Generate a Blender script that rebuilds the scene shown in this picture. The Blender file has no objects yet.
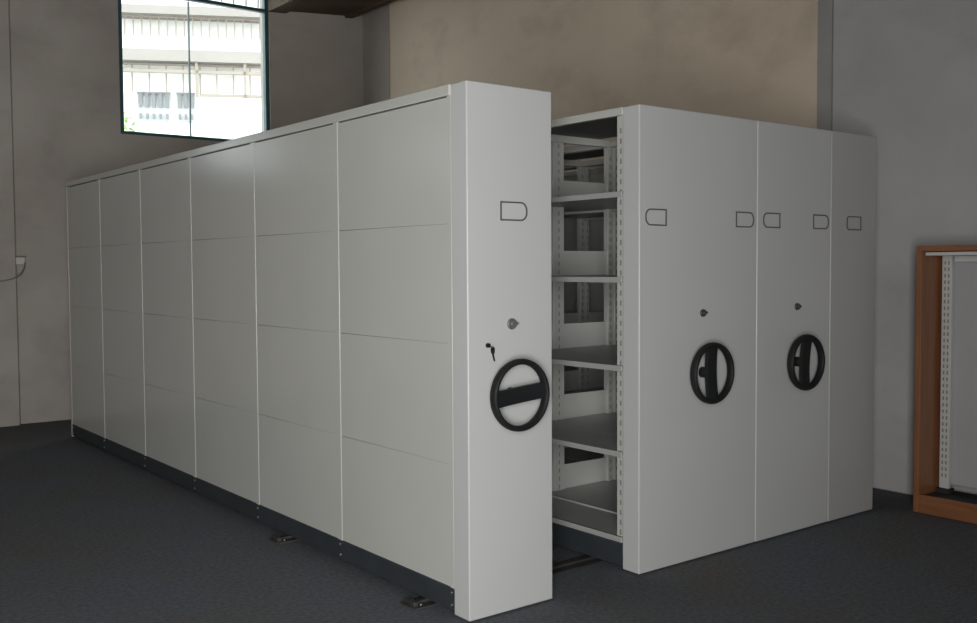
import bpy, bmesh, math, random
from mathutils import Vector, Matrix
random.seed(4)
scene = bpy.context.scene
COL = scene.collection

# ------------------------------------------------------------------ materials
def new_mat(name):
    m = bpy.data.materials.new(name); m.use_nodes = True
    nt = m.node_tree
    return m, nt, nt.nodes['Principled BSDF']

def simple(name, rgb, rough=0.5, metal=0.0, spec=0.5, var=0.0, scale=6.0, bump=0.0, bscale=80.0):
    m, nt, b = new_mat(name)
    b.inputs['Roughness'].default_value = rough
    b.inputs['Metallic'].default_value = metal
    b.inputs['Specular IOR Level'].default_value = spec
    b.inputs['Base Color'].default_value = (*rgb, 1)
    tc = nt.nodes.new('ShaderNodeTexCoord')
    if var > 0:
        n = nt.nodes.new('ShaderNodeTexNoise'); n.inputs['Scale'].default_value = scale; n.inputs['Detail'].default_value = 5
        r = nt.nodes.new('ShaderNodeValToRGB')
        r.color_ramp.elements[0].position = 0.3; r.color_ramp.elements[1].position = 0.7
        r.color_ramp.elements[0].color = (*[c*(1-var) for c in rgb], 1)
        r.color_ramp.elements[1].color = (*[min(1, c*(1+var)) for c in rgb], 1)
        nt.links.new(tc.outputs['Object'], n.inputs['Vector'])
        nt.links.new(n.outputs['Fac'], r.inputs['Fac']); nt.links.new(r.outputs['Color'], b.inputs['Base Color'])
    if bump > 0:
        n2 = nt.nodes.new('ShaderNodeTexNoise'); n2.inputs['Scale'].default_value = bscale; n2.inputs['Detail'].default_value = 3
        bp = nt.nodes.new('ShaderNodeBump'); bp.inputs['Strength'].default_value = bump; bp.inputs['Distance'].default_value = 0.01
        nt.links.new(tc.outputs['Object'], n2.inputs['Vector'])
        nt.links.new(n2.outputs['Fac'], bp.inputs['Height']); nt.links.new(bp.outputs['Normal'], b.inputs['Normal'])
    return m

def plaster(name, c0, c1, stain, rough=0.9):
    m, nt, b = new_mat(name)
    b.inputs['Roughness'].default_value = rough; b.inputs['Specular IOR Level'].default_value = 0.15
    L = nt.links.new; N = nt.nodes.new
    tc = N('ShaderNodeTexCoord')
    n1 = N('ShaderNodeTexNoise'); n1.inputs['Scale'].default_value = 0.9; n1.inputs['Detail'].default_value = 6; n1.inputs['Roughness'].default_value = 0.6
    r1 = N('ShaderNodeValToRGB'); r1.color_ramp.elements[0].position = .35; r1.color_ramp.elements[1].position = .68
    r1.color_ramp.elements[0].color = (*c0, 1); r1.color_ramp.elements[1].color = (*c1, 1)
    mp = N('ShaderNodeMapping'); mp.inputs['Scale'].default_value = (1.1, 1.1, 1.7)
    n2 = N('ShaderNodeTexNoise'); n2.inputs['Scale'].default_value = 1.6; n2.inputs['Detail'].default_value = 5; n2.inputs['Roughness'].default_value = .55
    r2 = N('ShaderNodeValToRGB'); r2.color_ramp.elements[0].position = .50; r2.color_ramp.elements[1].position = .74
    r2.color_ramp.elements[0].color = (0, 0, 0, 1); r2.color_ramp.elements[1].color = (.42, .42, .42, 1)
    mx = N('ShaderNodeMixRGB'); mx.inputs['Color2'].default_value = (*stain, 1)
    L(tc.outputs['Object'], n1.inputs['Vector']); L(tc.outputs['Object'], mp.inputs['Vector']); L(mp.outputs['Vector'], n2.inputs['Vector'])
    L(n1.outputs['Fac'], r1.inputs['Fac']); L(n2.outputs['Fac'], r2.inputs['Fac'])
    L(r1.outputs['Color'], mx.inputs['Color1']); L(r2.outputs['Color'], mx.inputs['Fac']); L(mx.outputs['Color'], b.inputs['Base Color'])
    n3 = N('ShaderNodeTexNoise'); n3.inputs['Scale'].default_value = 14; n3.inputs['Detail'].default_value = 6
    bp = N('ShaderNodeBump'); bp.inputs['Strength'].default_value = .25; bp.inputs['Distance'].default_value = .01
    L(tc.outputs['Object'], n3.inputs['Vector']); L(n3.outputs['Fac'], bp.inputs['Height']); L(bp.outputs['Normal'], b.inputs['Normal'])
    return m

def carpet():
    m, nt, b = new_mat('dark_carpet')
    b.inputs['Roughness'].default_value = .95; b.inputs['Specular IOR Level'].default_value = .1
    L = nt.links.new; N = nt.nodes.new
    tc = N('ShaderNodeTexCoord')
    n1 = N('ShaderNodeTexNoise'); n1.inputs['Scale'].default_value = 1.1; n1.inputs['Detail'].default_value = 7; n1.inputs['Roughness'].default_value = .65
    r1 = N('ShaderNodeValToRGB'); r1.color_ramp.elements[0].position = .40; r1.color_ramp.elements[1].position = .68
    r1.color_ramp.elements[0].color = (.140, .158, .180, 1); r1.color_ramp.elements[1].color = (.150, .146, .143, 1)
    n2 = N('ShaderNodeTexNoise'); n2.inputs['Scale'].default_value = 45; n2.inputs['Detail'].default_value = 4
    r2 = N('ShaderNodeValToRGB'); r2.color_ramp.elements[0].position = .3; r2.color_ramp.elements[1].position = .7
    r2.color_ramp.elements[0].color = (.78, .78, .78, 1); r2.color_ramp.elements[1].color = (1.2, 1.2, 1.2, 1)
    mx = N('ShaderNodeMixRGB'); mx.blend_type = 'MULTIPLY'; mx.inputs['Fac'].default_value = 1
    L(tc.outputs['Object'], n1.inputs['Vector']); L(tc.outputs['Object'], n2.inputs['Vector'])
    L(n1.outputs['Fac'], r1.inputs['Fac']); L(n2.outputs['Fac'], r2.inputs['Fac'])
    L(r1.outputs['Color'], mx.inputs['Color1']); L(r2.outputs['Color'], mx.inputs['Color2']); L(mx.outputs['Color'], b.inputs['Base Color'])
    n3 = N('ShaderNodeTexNoise'); n3.inputs['Scale'].default_value = 160; n3.inputs['Detail'].default_value = 2
    bp = N('ShaderNodeBump'); bp.inputs['Strength'].default_value = .5; bp.inputs['Distance'].default_value = .006
    L(tc.outputs['Object'], n3.inputs['Vector']); L(n3.outputs['Fac'], bp.inputs['Height']); L(bp.outputs['Normal'], b.inputs['Normal'])
    return m

def wood(name, c0, c1, axis):
    m, nt, b = new_mat(name)
    b.inputs['Roughness'].default_value = .42
    L = nt.links.new; N = nt.nodes.new
    tc = N('ShaderNodeTexCoord'); mp = N('ShaderNodeMapping')
    s = [14, 14, 14]; s[axis] = 1.0; mp.inputs['Scale'].default_value = s
    n = N('ShaderNodeTexNoise'); n.inputs['Scale'].default_value = 2.2; n.inputs['Detail'].default_value = 6; n.inputs['Distortion'].default_value = .6
    r = N('ShaderNodeValToRGB'); r.color_ramp.elements[0].position = .3; r.color_ramp.elements[1].position = .7
    r.color_ramp.elements[0].color = (*c0, 1); r.color_ramp.elements[1].color = (*c1, 1)
    L(tc.outputs['Object'], mp.inputs['Vector']); L(mp.outputs['Vector'], n.inputs['Vector'])
    L(n.outputs['Fac'], r.inputs['Fac']); L(r.outputs['Color'], b.inputs['Base Color'])
    return m

def glass_mat():
    m = bpy.data.materials.new('window_glass'); m.use_nodes = True
    nt = m.node_tree; nt.nodes.clear()
    o = nt.nodes.new('ShaderNodeOutputMaterial'); t = nt.nodes.new('ShaderNodeBsdfTransparent'); g = nt.nodes.new('ShaderNodeBsdfGlossy')
    t.inputs['Color'].default_value = (.93, .96, .95, 1); g.inputs['Roughness'].default_value = .02
    mx = nt.nodes.new('ShaderNodeMixShader'); mx.inputs['Fac'].default_value = .06
    nt.links.new(t.outputs[0], mx.inputs[1]); nt.links.new(g.outputs[0], mx.inputs[2]); nt.links.new(mx.outputs[0], o.inputs['Surface'])
    return m

PAINT  = simple('grey_white_steel_paint', (.60, .603, .562), .19, 0, .5, .02, 2.5, .03, 220)
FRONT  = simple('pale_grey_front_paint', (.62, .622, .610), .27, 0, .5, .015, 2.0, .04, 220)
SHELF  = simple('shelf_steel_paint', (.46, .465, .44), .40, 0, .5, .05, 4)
FRONTE = simple('shade_darkened_front_paint', (.53, .525, .505), .30, 0, .5, .015, 2.0, .04, 220)  # front paint darkened to stand for the end unit's dimmer reflection
ROOF   = simple('shade_darkened_roof_sheet', (.13, .125, .115), .6, .2)  # shade under the roof panels put into the sheet's colour
PLINTH = simple('dark_plinth_paint', (.040, .047, .054), .5, 0, .4, .12, 6)
BLACK  = simple('black_wheel_plastic', (.014, .015, .016), .6, 0, .3, .1, 30)
OUTLN  = simple('grey_card_frame', (.13, .135, .135), .45, .2)
SLOT   = simple('dark_slot', (.27, .27, .255), .8)
KNOB   = simple('dull_grey_metal', (.26, .27, .27), .45, .5)
KNOBD  = simple('dark_grey_metal', (.10, .105, .105), .45, .4)
STEEL  = simple('bare_steel', (.45, .44, .42), .35, .9)
RAIL   = simple('rail_steel', (.075, .072, .07), .55, .5, .5, .35, 9)
WALLM  = plaster('old_plaster_wall', (.41, .37, .335), (.50, .46, .42), (.29, .255, .225))
WALLR  = plaster('grey_plaster_wall', (.50, .49, .48), (.585, .575, .565), (.40, .385, .37))
WALLW  = plaster('warm_lit_plaster_wall', (.79, .655, .51), (.86, .73, .58), (.52, .43, .335))  # warm daylight on the far right wall put into the plaster colour
STRIP  = plaster('grey_strip_plaster', (.39, .38, .37), (.45, .44, .43), (.32, .31, .30))
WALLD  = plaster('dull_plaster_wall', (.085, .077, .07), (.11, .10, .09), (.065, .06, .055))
CARPET = carpet()
BEAMM  = simple('dark_brown_beam', (.085, .055, .036), .7, 0, .3, .25, 3)
TEAL   = simple('teal_window_paint', (.035, .10, .115), .45, 0, .5, .1, 5)
GLASS  = glass_mat()
WOODV  = wood('orange_brown_wood_upright', (.23, .090, .038), (.34, .138, .058), 2)
WOODH  = wood('orange_brown_wood_board', (.23, .090, .038), (.34, .138, .058), 1)
DSHELF = simple('dark_base_shelf', (.025, .025, .026), .7)
WHITE  = simple('white_steel_paint', (.66, .66, .635), .4, 0, .5, .02, 4)
BACKP  = simple('grey_back_sheet_paint', (.47, .47, .475), .5, 0, .4, .04, 3)
SOCK   = simple('white_plastic', (.62, .61, .58), .4)
CABLE  = simple('grey_cable', (.22, .21, .20), .6)
FACADE = simple('white_facade', (.80, .79, .77), .9, 0, .1, .03, 1)
FACGREY= simple('grey_concrete_slab', (.30, .275, .255), .9, 0, .1, .05, 1)
FACDK  = simple('grey_window_grille', (.22, .22, .23), .8)
FACGL  = simple('far_window_pane', (.50, .52, .53), .3)
GROUND = simple('outside_paving', (.42, .41, .39), .95, 0, .1, .1, .5)
FACRAIL= simple('pale_brown_railing', (.30, .26, .22), .8)
BARK   = simple('tree_bark', (.16, .12, .09), .9)
LEAF   = simple('bush_green', (.30, .42, .18), .9, 0, .1, .3, 5)

# ------------------------------------------------------------------ mesh helpers
def box(bm, x0, x1, y0, y1, z0, z1, bev=0.0, seg=2, mi=0):
    vs = [bm.verts.new(p) for p in ((x0,y0,z0),(x1,y0,z0),(x1,y1,z0),(x0,y1,z0),(x0,y0,z1),(x1,y0,z1),(x1,y1,z1),(x0,y1,z1))]
    fs = [bm.faces.new([vs[i] for i in q]) for q in ((0,3,2,1),(4,5,6,7),(0,1,5,4),(1,2,6,5),(2,3,7,6),(3,0,4,7))]
    for f in fs: f.material_index = mi
    if bev > 0:
        es = list({e for f in fs for e in f.edges})
        r = bmesh.ops.bevel(bm, geom=es, offset=bev, segments=seg, profile=.5, affect='EDGES')
        for f in r['faces']: f.material_index = mi; f.smooth = True

def cyl(bm, c, axis, r0, r1, h, n=24, mi=0):
    """from c along axis ('x','y','z', signed h)"""
    rot = {'x': Matrix.Rotation(math.pi/2, 4, 'Y'), 'y': Matrix.Rotation(-math.pi/2, 4, 'X'), 'z': Matrix.Identity(4)}[axis]
    d = {'x': Vector((1,0,0)), 'y': Vector((0,1,0)), 'z': Vector((0,0,1))}[axis]
    mat = Matrix.Translation(Vector(c) + d*h/2) @ rot
    r = bmesh.ops.create_cone(bm, cap_ends=True, segments=n, radius1=r0 if h > 0 else r1, radius2=r1 if h > 0 else r0, depth=abs(h), matrix=mat)
    for f in {f for v in r['verts'] for f in v.link_faces}:
        f.material_index = mi
        if len(f.verts) == 4: f.smooth = True

def tube(bm, pts, r, n=8):
    rings = []
    for i, p in enumerate(pts):
        p = Vector(p)
        t = (Vector(pts[min(i+1, len(pts)-1)]) - Vector(pts[max(i-1, 0)])).normalized()
        a = t.orthogonal().normalized() if i == 0 else (a - t*a.dot(t)).normalized()
        b = t.cross(a)
        rings.append([bm.verts.new(p + r*(math.cos(k*2*math.pi/n)*a + math.sin(k*2*math.pi/n)*b)) for k in range(n)])
    for i in range(len(rings)-1):
        for k in range(n):
            f = bm.faces.new((rings[i][k], rings[i][(k+1) % n], rings[i+1][(k+1) % n], rings[i+1][k])); f.smooth = True
    bm.faces.new(rings[0][::-1]); bm.faces.new(rings[-1])

def obj(name, bm, mats, parent=None, loc=(0,0,0)):
    bmesh.ops.recalc_face_normals(bm, faces=bm.faces)
    me = bpy.data.meshes.new(name); bm.to_mesh(me); bm.free()
    for m in (mats if isinstance(mats, (list, tuple)) else [mats]): me.materials.append(m)
    o = bpy.data.objects.new(name, me); COL.objects.link(o)
    o.location = loc
    if parent: o.parent = parent
    return o

def boxobj(name, dims, mat, parent=None, bev=0.0, seg=2, loc=(0,0,0)):
    bm = bmesh.new(); box(bm, *dims, bev=bev, seg=seg)
    return obj(name, bm, mat, parent, loc)

def dup(o, parent, loc):
    c = o.copy(); COL.objects.link(c); c.parent = parent; c.location = loc
    return c

def tag(o, label, cat, group=None):
    o['label'] = label; o['category'] = cat
    if group: o['group'] = group
    return o

def thing(name, label, cat, loc=(0,0,0), group=None):
    o = bpy.data.objects.new(name, None); COL.objects.link(o); o.location = loc
    return tag(o, label, cat, group)

def struct(name, bm, mat):
    o = obj(name, bm, mat); o['kind'] = 'structure'
    return o

# ------------------------------------------------------------------ the room
RX, NX = 3.78, 3.68         # far / near part of the right wall
BY, FY, LX, CZ = 7.15, -4.1, -7.0, 5.2
WZ0, WZR, WZ1 = 2.92, 4.40, 5.0
WINS = [(.86, 2.545, WZ0, WZ1), (-2.52, -1.85, 2.60, 3.10), (-5.50, -4.85, 2.72, 3.35)]

bm = bmesh.new(); box(bm, LX-.3, RX+.3, FY-.3, BY+.3, -.15, 0); struct('floor', bm, CARPET)
bm = bmesh.new(); box(bm, LX-.3, RX+.3, FY-.3, BY+.3, CZ, CZ+.2); struct('ceiling', bm, BEAMM)
bm = bmesh.new()
xs = sorted([LX-.3, RX+.3] + [v for w in WINS for v in w[:2]])
for i in range(0, len(xs)-1):
    a, b = xs[i], xs[i+1]
    hole = [w for w in WINS if w[:2] == (a, b)]
    if hole:
        box(bm, a, b, BY, BY+.24, 0, hole[0][2]); box(bm, a, b, BY, BY+.24, hole[0][3], CZ)
    else:
        box(bm, a, b, BY, BY+.24, 0, CZ)
struct('wall_back', bm, WALLM)
bm = bmesh.new(); box(bm, RX, RX+.3, .685, BY, 0, CZ); struct('wall_right', bm, WALLW)
bm = bmesh.new(); box(bm, NX, RX+.3, FY-.3, .685, 0, CZ, .012); struct('wall_right_near', bm, WALLR)
bm = bmesh.new(); box(bm, LX-.3, LX, FY-.3, BY, 0, CZ); struct('wall_left', bm, WALLD)
DX0, DX1, DZ = -4.6, -2.4, 2.7     # wide loading doorway behind the photographer
bm = bmesh.new()
box(bm, LX, DX0, FY-.24, FY, 0, CZ); box(bm, DX1, NX, FY-.24, FY, 0, CZ); box(bm, DX0, DX1, FY-.24, FY, DZ, CZ)
struct('wall_front', bm, WALLD)
# shallow pilasters and the grey strip on the plaster
bm = bmesh.new(); box(bm, -1.1, -.197, BY-.09, BY, 0, CZ, .006); struct('trim_1', bm, WALLM)
bm = bmesh.new(); box(bm, RX-.012, RX, 6.56, BY, 0, CZ, .004); struct('trim_2', bm, WALLM)
bm = bmesh.new(); box(bm, RX-.012, RX, .685, .86, 0, CZ, .003); struct('trim_3', bm, STRIP)
# sloping dark brown beam high up along the right side
bm = bmesh.new()
def prism(bm, prof, y0, y1):
    a = [bm.verts.new((x, y0, z)) for x, z in prof]; b = [bm.verts.new((x, y1, z)) for x, z in prof]
    n = len(prof)
    bm.faces.new(a); bm.faces.new(b[::-1])
    for i in range(n): bm.faces.new((a[i], b[i], b[(i+1) % n], a[(i+1) % n]))
prism(bm, [(2.53, 4.42), (2.75, 4.432), (2.76, 4.46), (3.52, 4.522), (3.53, 4.498), (3.62, 4.505), (3.62, CZ), (2.53, CZ)], -1.0, BY)
struct('trim_4', bm, BEAMM)

def window(n, x0, x1, z0, z1):
    root = bpy.data.objects.new('window_%d' % n, None); COL.objects.link(root)
    root.location = (x0, BY, z0); root['kind'] = 'structure'
    w = x1 - x0; h = z1 - z0; big = h > 1; hr = WZR - z0 if big else h-.045
    bm = bmesh.new(); t = .045; y0, y1 = .02, .085
    box(bm, 0, t, y0, y1, 0, h, .004); box(bm, w-t, w, y0, y1, 0, h, .004)
    box(bm, t, w-t, y0, y1, 0, t*.8, .004); box(bm, t, w-t, y0, y1, h-t, h, .004)
    if big: box(bm, t, w-t, y0, y1, hr+.012, hr+.05, .004)
    obj('window_frame', bm, TEAL, root)
    bm = bmesh.new(); c = w*.455
    box(bm, c-.005, c+.005, y0+.02, y1-.01, t*.8, hr, .002)
    obj('mullion', bm, TEAL, root)
    bm = bmesh.new()
    for k in range(11 if big else 0):
        x = t + (w-2*t)*(k+.5)/11
        box(bm, x-.006, x+.006, y0+.005, y0+.017, hr+.055, h-t)
    if big: obj('transom_bars', bm, TEAL, root)
    else: bm.free()
    bm = bmesh.new(); box(bm, t, c-.008, .05, .055, t*.8, hr); obj('pane', bm, GLASS, root)
    bm = bmesh.new(); box(bm, c+.008, w-t, .05, .055, t*.8, hr); obj('pane', bm, GLASS, root)
    if big:
        bm = bmesh.new(); box(bm, t, w-t, .05, .055, hr+.055, h-t); obj('pane', bm, GLASS, root)
for i, w in enumerate(WINS): window(i+1, *w)

# ------------------------------------------------------------------ mobile shelving
H = 2.30; END = 6.03; P0, PB = .13, .985
DIV = [P0 + PB*i for i in range(7)]                 # bay boundaries
SHZ = [1.890, 1.468, 1.027, .597, .168]             # shelf tops

def d_outline(w, h, flip, corner, n=7):
    """closed outline, rounded on one end"""
    r = corner
    pts = [(-w/2, -h/2), (w/2 - r, -h/2)]
    for k in range(1, n+1):
        a = -math.pi/2 + (math.pi/2)*k/n; pts.append((w/2 - r + r*math.cos(a), -h/2 + r + r*math.sin(a)))
    for k in range(0, n):
        a = (math.pi/2)*k/n; pts.append((w/2 - r + r*math.cos(a), h/2 - r + r*math.sin(a)))
    pts += [(w/2 - r, h/2), (-w/2, h/2)]
    if flip: pts = [(-x, z) for x, z in pts]
    return pts

def card_holder(parent, x, z, w, h, flip, corner):
    bm = bmesh.new(); t = .0065
    o = d_outline(w, h, flip, corner); i = d_outline(w-2*t, h-2*t, flip, max(corner-t, .002))
    loops = []
    for y in (.001, -.004):
        loops.append(([bm.verts.new((px, y, pz)) for px, pz in o], [bm.verts.new((px, y, pz)) for px, pz in i]))
    n = len(o)
    for k in range(n):
        j = (k+1) % n
        (o0, i0), (o1, i1) = loops
        bm.faces.new((o1[k], o1[j], i1[j], i1[k])); bm.faces.new((o0[k], i0[k], i0[j], o0[j]))
        bm.faces.new((o0[k], o0[j], o1[j], o1[k])); bm.faces.new((i0[k], i1[k], i1[j], i0[j]))
    obj('card_holder', bm, OUTLN, parent, (x, 0, z))

def handwheel(parent, x, z, ang):
    root = bpy.data.objects.new('handwheel', None); COL.objects.link(root); root.parent = parent
    root.location = (x, 0, z); root.rotation_euler = (0, -ang, 0)
    # rim: a flattened oval section swept round the axle
    bm = bmesh.new(); R = .1448; n, m = 64, 14; yc = -.070
    rings = []
    for i in range(n):
        a = 2*math.pi*i/n
        ring = []
        for k in range(m):
            b = 2*math.pi*k/m
            rr = R + .0130*math.cos(b); yy = yc + .0225*math.sin(b)
            ring.append(bm.verts.new((rr*math.cos(a), yy, rr*math.sin(a))))
        rings.append(ring)
    for i in range(n):
        for k in range(m):
            f = bm.faces.new((rings[i][k], rings[(i+1) % n][k], rings[(i+1) % n][(k+1) % m], rings[i][(k+1) % m])); f.smooth = True
    obj('rim', bm, BLACK, root)
    # broad crossbar, a little dished towards the panel
    bm = bmesh.new(); st = []
    for i in range(13):
        s = -1 + 2*i/12
        hw = .0340; yb = -.058 - .012*s*s; th = .011
        px = s*.146
        st.append([bm.verts.new(p) for p in ((px, yb-th, -hw), (px, yb-th-.004, 0), (px, yb-th, hw), (px, yb+th, hw), (px, yb+th, -hw))])
    for i in range(12):
        for k in range(5):
            bm.faces.new((st[i][k], st[i+1][k], st[i+1][(k+1) % 5], st[i][(k+1) % 5]))
    bm.faces.new(st[0]); bm.faces.new(st[-1][::-1])
    obj('crossbar', bm, BLACK, root)
    bm = bmesh.new(); cyl(bm, (0, .002, 0), 'y', .028, .026, -.056, 32)
    obj('hub', bm, BLACK, root)

def lock_knob(parent, x, z, mat, s=1.0):
    bm = bmesh.new()
    cyl(bm, (0, .001, 0), 'y', .024*s, .022*s, -.010, 28); cyl(bm, (0, -.009, 0), 'y', .014*s, .012*s, -.010, 24)
    prism_pts = [(.008*s, -.011*s), (.029*s, .002*s), (.008*s, .013*s)]
    a = [bm.verts.new((px, -.006, pz)) for px, pz in prism_pts]; b = [bm.verts.new((px, -.017, pz)) for px, pz in prism_pts]
    bm.faces.new(a); bm.faces.new(b[::-1])
    for i in range(3): bm.faces.new((a[i], b[i], b[(i+1) % 3], a[(i+1) % 3]))
    obj('lock_knob', bm, mat, parent, (x, 0, z))

_post = {}
def post(parent, w, d, faces, loc, z0=.125, z1=2.30):
    """perforated steel upright; slots punched on the named faces"""
    key = (w, d, faces, z0, z1)
    if key in _post: return dup(_post[key], parent, loc)
    bm = bmesh.new(); box(bm, 0, w, 0, d, z0, z1, .003, 1)
    z = z0 + .05
    while z < z1 - .05:
        if 'y' in faces:
            for xx in (w*.5,):
                box(bm, xx-.004, xx+.004, -.0008, .002, z, z+.026, mi=1)
        if 'x' in faces: box(bm, -.0008, .002, d*.5-.0055, d*.5+.0055, z, z+.026, mi=1)
        z += .05
    o = obj('post', bm, [PAINT, SLOT], parent, loc); _post[key] = o
    return o

_cache = {}
def part(name, dims, mat, parent, bev, loc):
    key = (name, dims, mat.name, bev)
    if key in _cache: return dup(_cache[key], parent, loc)
    o = boxobj(name, dims, mat, parent, bev, 1, loc); _cache[key] = o
    return o

def shelf(parent, w, loc, lip_back=0, stop=False):
    key = ('shelf', w, lip_back, stop)
    if key in _cache: return dup(_cache[key], parent, loc)
    bm = bmesh.new(); L = PB - .003
    box(bm, 0, w, 0, L, -.014, 0, .002, 1)                       # tray
    if lip_back >= 0:
        box(bm, -.003, .014, 0, L, -.028, .0, .003, 2)           # folded front edge
        if stop: box(bm, w-.012, w, 0, L, -.002, .009, .002, 1)  # raised stop along the middle
    if lip_back <= 0:
        box(bm, w-.014, w+.003, 0, L, -.028, .0, .003, 2)
    o = obj('shelf', bm, [SHELF], parent, loc); _cache[key] = o
    return o

def unit(x0, x1, label, left_closed=False, double=True, bays=6, right_closed=False, front=FRONT):
    w = x1 - x0
    u = thing('mobile_shelving_unit', label, 'shelving unit', (x0, 0, 0), 'mobile shelving units in one bank')
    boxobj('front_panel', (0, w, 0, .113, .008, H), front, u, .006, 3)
    boxobj('end_panel', (.002, w-.002, 6.0, END, .01, H), PAINT, u, .004, 1)
    boxobj('base', (.004, w-.004, .113, 6.0, .02, .122 if left_closed else .136), PLINTH, u, .004, 1)
    xm = .420 if w > .85 else w*.5
    if left_closed:
        bm = bmesh.new(); box(bm, -.008, .03, .113, 6.0, 2.253, H-.001, .004, 2); obj('top_rail', bm, PAINT, u)
        zs = [.124, .664, 1.190, 1.708, 2.248]
        for i in range(6):
            ya, yb = DIV[i] + (.012 if i == 0 else .022), DIV[i+1] - .022
            if i == 5: yb = 5.985
            for k in range(4):
                boxobj('side_panel', (.004, .016, ya, yb, zs[k]+.0005, zs[k+1]-.0005), PAINT, u, .0008, 1)
        for i in range(7):
            ya, yb = (DIV[i]-.022, DIV[i]+.022) if 0 < i < 6 else ((.113, DIV[0]+.012) if i == 0 else (5.985, 6.0))
            boxobj('corner_strip' if i in (0, 6) else 'mullion_strip', (.0005, .02, ya, yb, .122, 2.254), PAINT, u, .002, 1)
        for i in range(7):
            for z in (.045, .10):
                bm = bmesh.new(); cyl(bm, (0, 0, 0), 'x', .006, .008, -.006, 12)
                obj('bolt', bm, STEEL, u, (.005, (DIV[i] if 0 < i < 6 else (.135 if i == 0 else 5.97)), z))
        boxobj('top_panel', (.02, w-.004, .113, 6.0, H-.02, H-.004), PAINT, u, .002, 1)
        for i in range(7):
            post(u, .04, .05, 'y', (w-.04, DIV[i]-.017 if i else .113, 0), z1=2.26)
        for i in range(bays):
            for z in SHZ: shelf(u, w-.07, (.024, DIV[i]+.006, z), -1)
        boxobj('gap_rail', (w-.03, w-.002, .113, 6.0, 2.262, H-.002), PAINT, u, .003, 1)
        return u
    # open shelving
    boxobj('top_rail', (-.003, .028, .113, 6.0, 2.262, H), PAINT, u, .004, 2)
    boxobj('top_rail', (w-.03, w-.002, .113, 6.0, 2.262, H), PAINT, u, .004, 2)
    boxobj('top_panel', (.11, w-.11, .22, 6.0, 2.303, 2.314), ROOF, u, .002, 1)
    for i in range(bays+1):
        y = DIV[i]
        if i == 6: y = 5.97
        yy = .113 if i == 0 else y - .02
        post(u, .035, .055, 'xy', (.016, yy, 0), z1=2.262)
        post(u, .035, .04, 'y', (w-.037, yy, 0), z1=2.262)
        if double: post(u, .085, .03, 'y', (xm, yy, 0))
        part('cross_bar', (.03, w-.035, 0, .028, 2.258, 2.303), PAINT, u, .003, (0, yy-.012 if i else yy+.02, 0))
        if i:
            for z in SHZ:
                if double:
                    part('divider_panel', (0, xm-.036, 0, .016, .0, .148), PAINT, u, .002, (.035, y-.006, z))
                    part('divider_panel', (0, w-.037-xm-.085, 0, .016, .0, .148), PAINT, u, .002, (xm+.085, y-.006, z))
                else:
                    part('divider_panel', (0, w-.072, 0, .016, .0, .148), PAINT, u, .002, (.035, y-.006, z))
        if i < bays:
            for z in SHZ:
                if double:
                    ws = xm*.775
                    shelf(u, ws, (.0, y-.014, z), 1, z < .2)
                    shelf(u, w-.006-ws, (ws+.001, y-.014, z), -1)
                else:
                    shelf(u, w-.008, (.0, y-.014, z), 1)
    if right_closed:
        boxobj('back_panel', (w-.006, w, .113, 6.0, .136, H), PAINT, u, .002, 1)
    return u

U1 = unit(0, .474, 'pale grey mobile shelving unit nearest the camera, its long closed side facing left', left_closed=True)
U2 = unit(1.037, 1.948, 'widest pale grey shelving unit, its open shelves facing the aisle gap', bays=6)
U3 = unit(1.952, 2.636, 'middle-width pale grey shelving unit between the widest one and the one without handwheel', bays=2)
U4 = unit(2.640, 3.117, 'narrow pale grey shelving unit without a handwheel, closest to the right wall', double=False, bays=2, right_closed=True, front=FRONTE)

CW, CH = .151, .083
card_holder(U1, .2525, 1.762, CW, CH, False, .036)
card_holder(U2, 1.1525-1.037, 1.760, CW, CH, True, .036)
card_holder(U2, 1.8435-1.037, 1.765, CW, CH, False, .036)
card_holder(U3, 2.0755-1.952, 1.767, CW, CH, True, .036)
card_holder(U3, 2.537-1.952, 1.769, CW, CH, False, .036)
card_holder(U4, 2.874-2.640, 1.769, CW, CH, True, .022)
handwheel(U1, .228, .969, math.radians(5))
handwheel(U2, 1.501-1.037, .974, math.radians(92))
handwheel(U3, 2.307-1.952, .978, math.radians(86))
lock_knob(U1, .238, 1.273, KNOB, 1.05)
lock_knob(U2, 1.505-1.037, 1.279, KNOBD, .85)
lock_knob(U3, 2.314-1.952, 1.288, KNOBD, .85)
bm = bmesh.new(); cyl(bm, (0, .001, 0), 'y', .0105, .0095, -.012, 20); box(bm, -.0022, .0022, -.0135, -.011, -.006, .006)
obj('key_lock', bm, BLACK, U1, (.104, 0, 1.186))
bm = bmesh.new(); box(bm, .008, .026, -.010, .001, -.009, -.004, .001, 1)
obj('key_hook', bm, KNOB, U1, (.104, 0, 1.186))
# key hanging below the lock
bm = bmesh.new()
kp = [(-.0125, 0), (-.009, .010), (.006, .011), (.0115, .002), (.010, -.016), (.0045, -.026), (.013, -.058), (.0105, -.062), (.006, -.058), (-.004, -.026), (-.0105, -.014)]
kp = [(x*.85, z*.85) for x, z in kp]
a = [bm.verts.new((x, -.004, z)) for x, z in kp]; b = [bm.verts.new((x, -.0085, z)) for x, z in kp]
bm.faces.new(a); bm.faces.new(b[::-1])
for i in range(len(kp)): bm.faces.new((a[i], b[i], b[(i+1) % len(kp)], a[(i+1) % len(kp)]))
key = obj('key', bm, BLACK, None, (.1285, 0, 1.168))
tag(key, 'small dark key hanging beside the lock, up and left of the nearest black handwheel', 'key')

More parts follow.
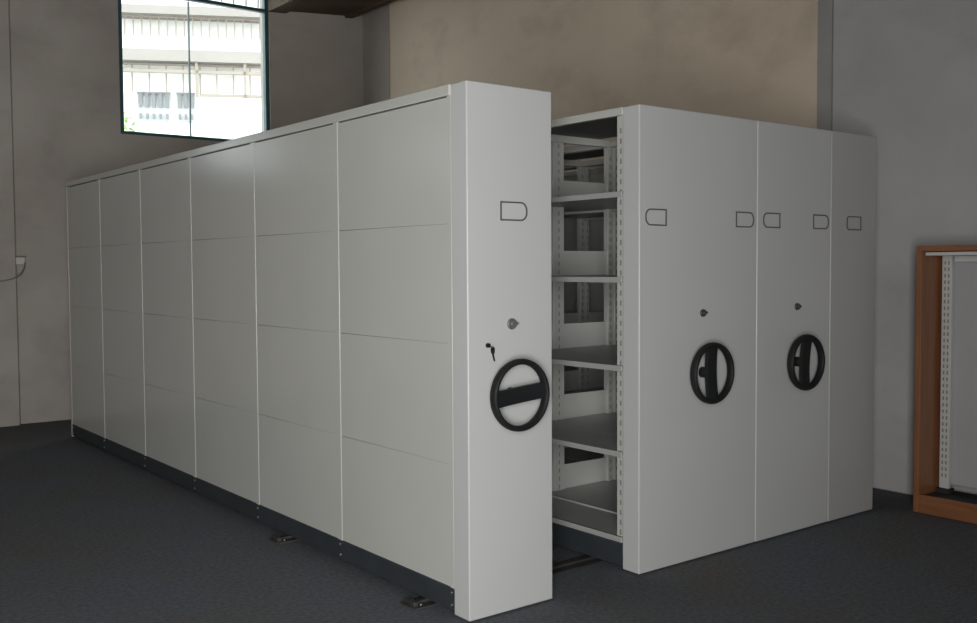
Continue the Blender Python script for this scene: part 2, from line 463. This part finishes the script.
# ------------------------------------------------------------------ floor rails
def floor_rail(y, label):
    r = thing('floor_rail', label, 'rail', (-.09, y, 0), 'steel floor rails under the shelving')
    boxobj('rail_plate', (0, 3.2, -.065, .065, 0, .007), RAIL, r, .002, 1)
    boxobj('rail_bar', (.03, 3.2, -.016, .016, .007, .0198), RAIL, r, .002, 1)
    boxobj('end_stop', (.006, .03, -.045, .045, .007, .028), RAIL, r, .003, 2)
    for s in (-1, 1):
        bm = bmesh.new(); cyl(bm, (.048, s*.036, .007), 'z', .008, .007, .008, 12); obj('bolt', bm, STEEL, r)
    return r
floor_rail(.345, 'dark steel floor rail ending beside the front corner and crossing the aisle gap')
floor_rail(1.70, 'dark steel floor rail farther back, its end showing beside the second closed bay')

# ------------------------------------------------------------------ wooden framed bookshelf by the right wall
B = thing('bookshelf', 'empty white steel bookshelf in an orange-brown wooden frame against the right wall', 'bookshelf', (3.29, -.165, 0))
BL = 1.02
boxobj('end_board', (0, .32, -.036, 0, 0, 1.633), WOODV, B, .003, 2)
boxobj('end_board', (0, .32, -BL, -BL+.036, 0, 1.633), WOODV, B, .003, 2)
boxobj('top_board', (0, .32, -BL+.036, -.036, 1.600, 1.633), WOODH, B, .003, 2)
boxobj('plinth_board', (0, .02, -BL+.036, -.036, 0, .112), WOODH, B, .003, 2)
boxobj('base_shelf', (.02, .32, -BL+.036, -.036, .085, .100), DSHELF, B)
def bpost(y0, y1):
    bm = bmesh.new(); box(bm, .205, .235, y0, y1, .13, 1.585, .003, 1)
    z = .2
    while z < 1.54:
        for yy in (y0*.68+y1*.32, y0*.32+y1*.68): box(bm, .2043, .207, yy-.0045, yy+.0045, z, z+.022, mi=1)
        z += .04
    obj('post', bm, [WHITE, SLOT], B)
bpost(-.118, -.055); bpost(-BL+.055, -BL+.118)
for y0, y1 in ((-.118, -.055), (-BL+.055, -BL+.118)): boxobj('post_foot', (.185, .255, y0-.01, y1+.01, .10, .130), DSHELF, B)
boxobj('back_panel', (.240, .248, -BL+.045, -.045, .155, 1.585), BACKP, B, .001, 1)
boxobj('top_shelf', (.03, .30, -BL+.04, -.04, 1.574, 1.596), WHITE, B, .003, 1)
boxobj('shelf_edge', (.195, .215, -BL+.14, -.135, 1.535, 1.573), WHITE, B, .003, 1)

# ------------------------------------------------------------------ socket on the back wall
S = thing('wall_socket', 'small white wall socket with a drooping cable on the back wall, left of the shelving', 'socket', (-.145, BY, 1.605))
bm = bmesh.new(); box(bm, -.045, .045, -.035, 0, -.035, .035, .006, 2); obj('socket_box', bm, SOCK, S)
bm = bmesh.new(); box(bm, -.05, .055, -.042, 0, .035, .048, .003, 1); obj('cover_lip', bm, CABLE, S)
bm = bmesh.new()
pts = []
for k in range(15):
    t = k/14; pts.append((.045 - .02*t - .36*t*t, -.02 - .085*min(1, t*2.5), -.0 - .17*math.sin(min(1, t*1.25)*math.pi/2) - .03*t))
tube(bm, pts, .0065); obj('cable', bm, CABLE, S)

# ------------------------------------------------------------------ outside: pale building across the street
G = bmesh.new(); box(G, -30, 40, BY+.6, 60, -.3, -.05); struct('ground_outside', G, GROUND)
A = thing('apartment_building', 'white balconied building seen through the window, bleached by daylight', 'building', (5.12, 16.07, -.13))
A.rotation_euler = (0, 0, math.radians(-28))
boxobj('facade', (-12, 12, 0, 6, .08, 14), FACADE, A)
def slab(z0, z1, d, x0=-12, x1=12): boxobj('balcony_slab', (x0, x1, -d, 0, z0, z1), FACGREY, A)
slab(6.58, 6.74, .5); slab(5.68, 5.90, .5); slab(7.9, 8.1, .5); slab(3.6, 3.8, .5)
def rails(z0, z1, y, xa, xb, step):
    bm = bmesh.new(); x = xa
    while x < xb: box(bm, x-.012, x+.012, y, y+.024, z0, z1); x += step
    box(bm, xa-.02, xb+.02, y-.01, y+.034, z1-.03, z1)
    obj('balcony_railing', bm, FACRAIL, A)
rails(6.20, 6.58, -.3, -1.2, 2.2, .16); rails(7.3, 7.9, -.3, -3, 3.4, .09); rails(5.10, 5.66, -.3, -1.4, 1.5, .32)
boxobj('awning_rail', (-1.45, 1.5, -.45, -.40, 5.46, 5.52), FACRAIL, A)
boxobj('awning_rail', (.2, 1.5, -.45, -.40, 5.02, 5.07), FACRAIL, A)
for x in (.13, 1.05): boxobj('column', (x, x+.05, -.45, -.38, 5.02, 5.68), FACRAIL, A)
def grille(x0, x1, z0, z1, n):
    f = boxobj('far_window', (x0, x1, -.05, 0, z0, z1), FACGL, A)
    bm = bmesh.new()
    for k in range(n):
        x = x0 + (x1-x0)*(k+.5)/n; hw = (x1-x0)/n*.27
        box(bm, x-hw, x+hw, -.12, -.09, z1-.30, z1-.03); box(bm, x-hw*.7, x+hw*.7, -.12, -.09, z0+.03, z0+.14)
    box(bm, x0, x1, -.12, -.09, z1-.035, z1)
    obj('window_grille', bm, FACDK, f)
grille(-1.03, -.40, 4.58, 5.14, 5); grille(-.28, .07, 4.58, 5.14, 3)
# leafy treetop low in the window's left corner
T = thing('street_tree', 'leafy green treetop at the lower left corner of the bright window', 'tree', (2.85, 14.2, 0))
bm = bmesh.new(); cyl(bm, (0, 0, -.05), 'z', .10, .05, 3.6, 10); obj('trunk', bm, BARK, T)
bm = bmesh.new()
for k in range(420):
    a = random.uniform(0, 6.283); b = math.acos(random.uniform(-1, 1)); q = .62*random.random()**.4
    c = Vector((q*math.sin(b)*math.cos(a), q*math.sin(b)*math.sin(a), 3.78 + .8*q*math.cos(b)))
    m = Matrix.Translation(c) @ Matrix.Rotation(random.uniform(0, 6.28), 4, (random.random()-.5, random.random()-.5, random.random()-.5)) 
    l = random.uniform(.05, .09)
    v = [bm.verts.new(m @ Vector(p)) for p in ((0, -l, 0), (l*.45, 0, .01), (0, l, 0), (-l*.45, 0, .01))]
    bm.faces.new(v)
obj('foliage', bm, LEAF, T)

# ------------------------------------------------------------------ camera (fitted to the photograph's perspective)
F = 991.36; yaw, pitch, roll = .6609, -.0451, -.0056
fwd = Vector((math.sin(yaw)*math.cos(pitch), math.cos(yaw)*math.cos(pitch), math.sin(pitch)))
r0 = Vector((math.cos(yaw), -math.sin(yaw), 0)); u0 = r0.cross(fwd)
r = math.cos(roll)*r0 + math.sin(roll)*u0; u = -math.sin(roll)*r0 + math.cos(roll)*u0
cam = bpy.data.cameras.new('camera'); co = bpy.data.objects.new('camera', cam); COL.objects.link(co)
cam.sensor_width = 36; cam.lens = F*36/977; cam.clip_start = .05
co.matrix_world = Matrix(((r.x, u.x, -fwd.x, -2.4874), (r.y, u.y, -fwd.y, -3.3418), (r.z, u.z, -fwd.z, 1.5221), (0, 0, 0, 1)))
scene.camera = co

# ------------------------------------------------------------------ light
W = bpy.data.worlds.new('sky'); scene.world = W; W.use_nodes = True
bg = W.node_tree.nodes['Background']; bg.inputs['Color'].default_value = (.93, .97, 1.0, 1); bg.inputs['Strength'].default_value = 2.6

def area(name, loc, rot, sx, sy, power, color, portal=False, spread=180):
    l = bpy.data.lights.new(name, 'AREA'); l.shape = 'RECTANGLE'; l.size = sx; l.size_y = sy
    l.energy = power; l.color = color; l.spread = math.radians(spread)
    if portal: l.cycles.is_portal = True
    o = bpy.data.objects.new(name, l); COL.objects.link(o); o.location = loc; o.rotation_euler = rot
    return o
for a, b, z0, z1 in WINS:
    area('window_portal', ((a+b)/2, BY+.12, (z0+z1)/2), (-math.pi/2, 0, 0), b-a, z1-z0, 1, (1, 1, 1), True)
area('doorway_portal', ((DX0+DX1)/2, FY-.12, DZ/2), (math.pi/2, 0, 0), DX1-DX0, DZ, 1, (1, 1, 1), True)
area('doorway_daylight', ((DX0+DX1)/2, FY-.1, DZ/2+.05), (math.pi/2, 0, 0), 2.1, 2.5, 134, (1.0, .99, .97))

vs = scene.view_settings
vs.view_transform = 'Standard'; vs.look = 'None'; vs.gamma = 1; vs.use_curve_mapping = False; vs.exposure = 1.0
scene.cycles.max_bounces = 10; scene.cycles.diffuse_bounces = 6; scene.cycles.transparent_max_bounces = 12
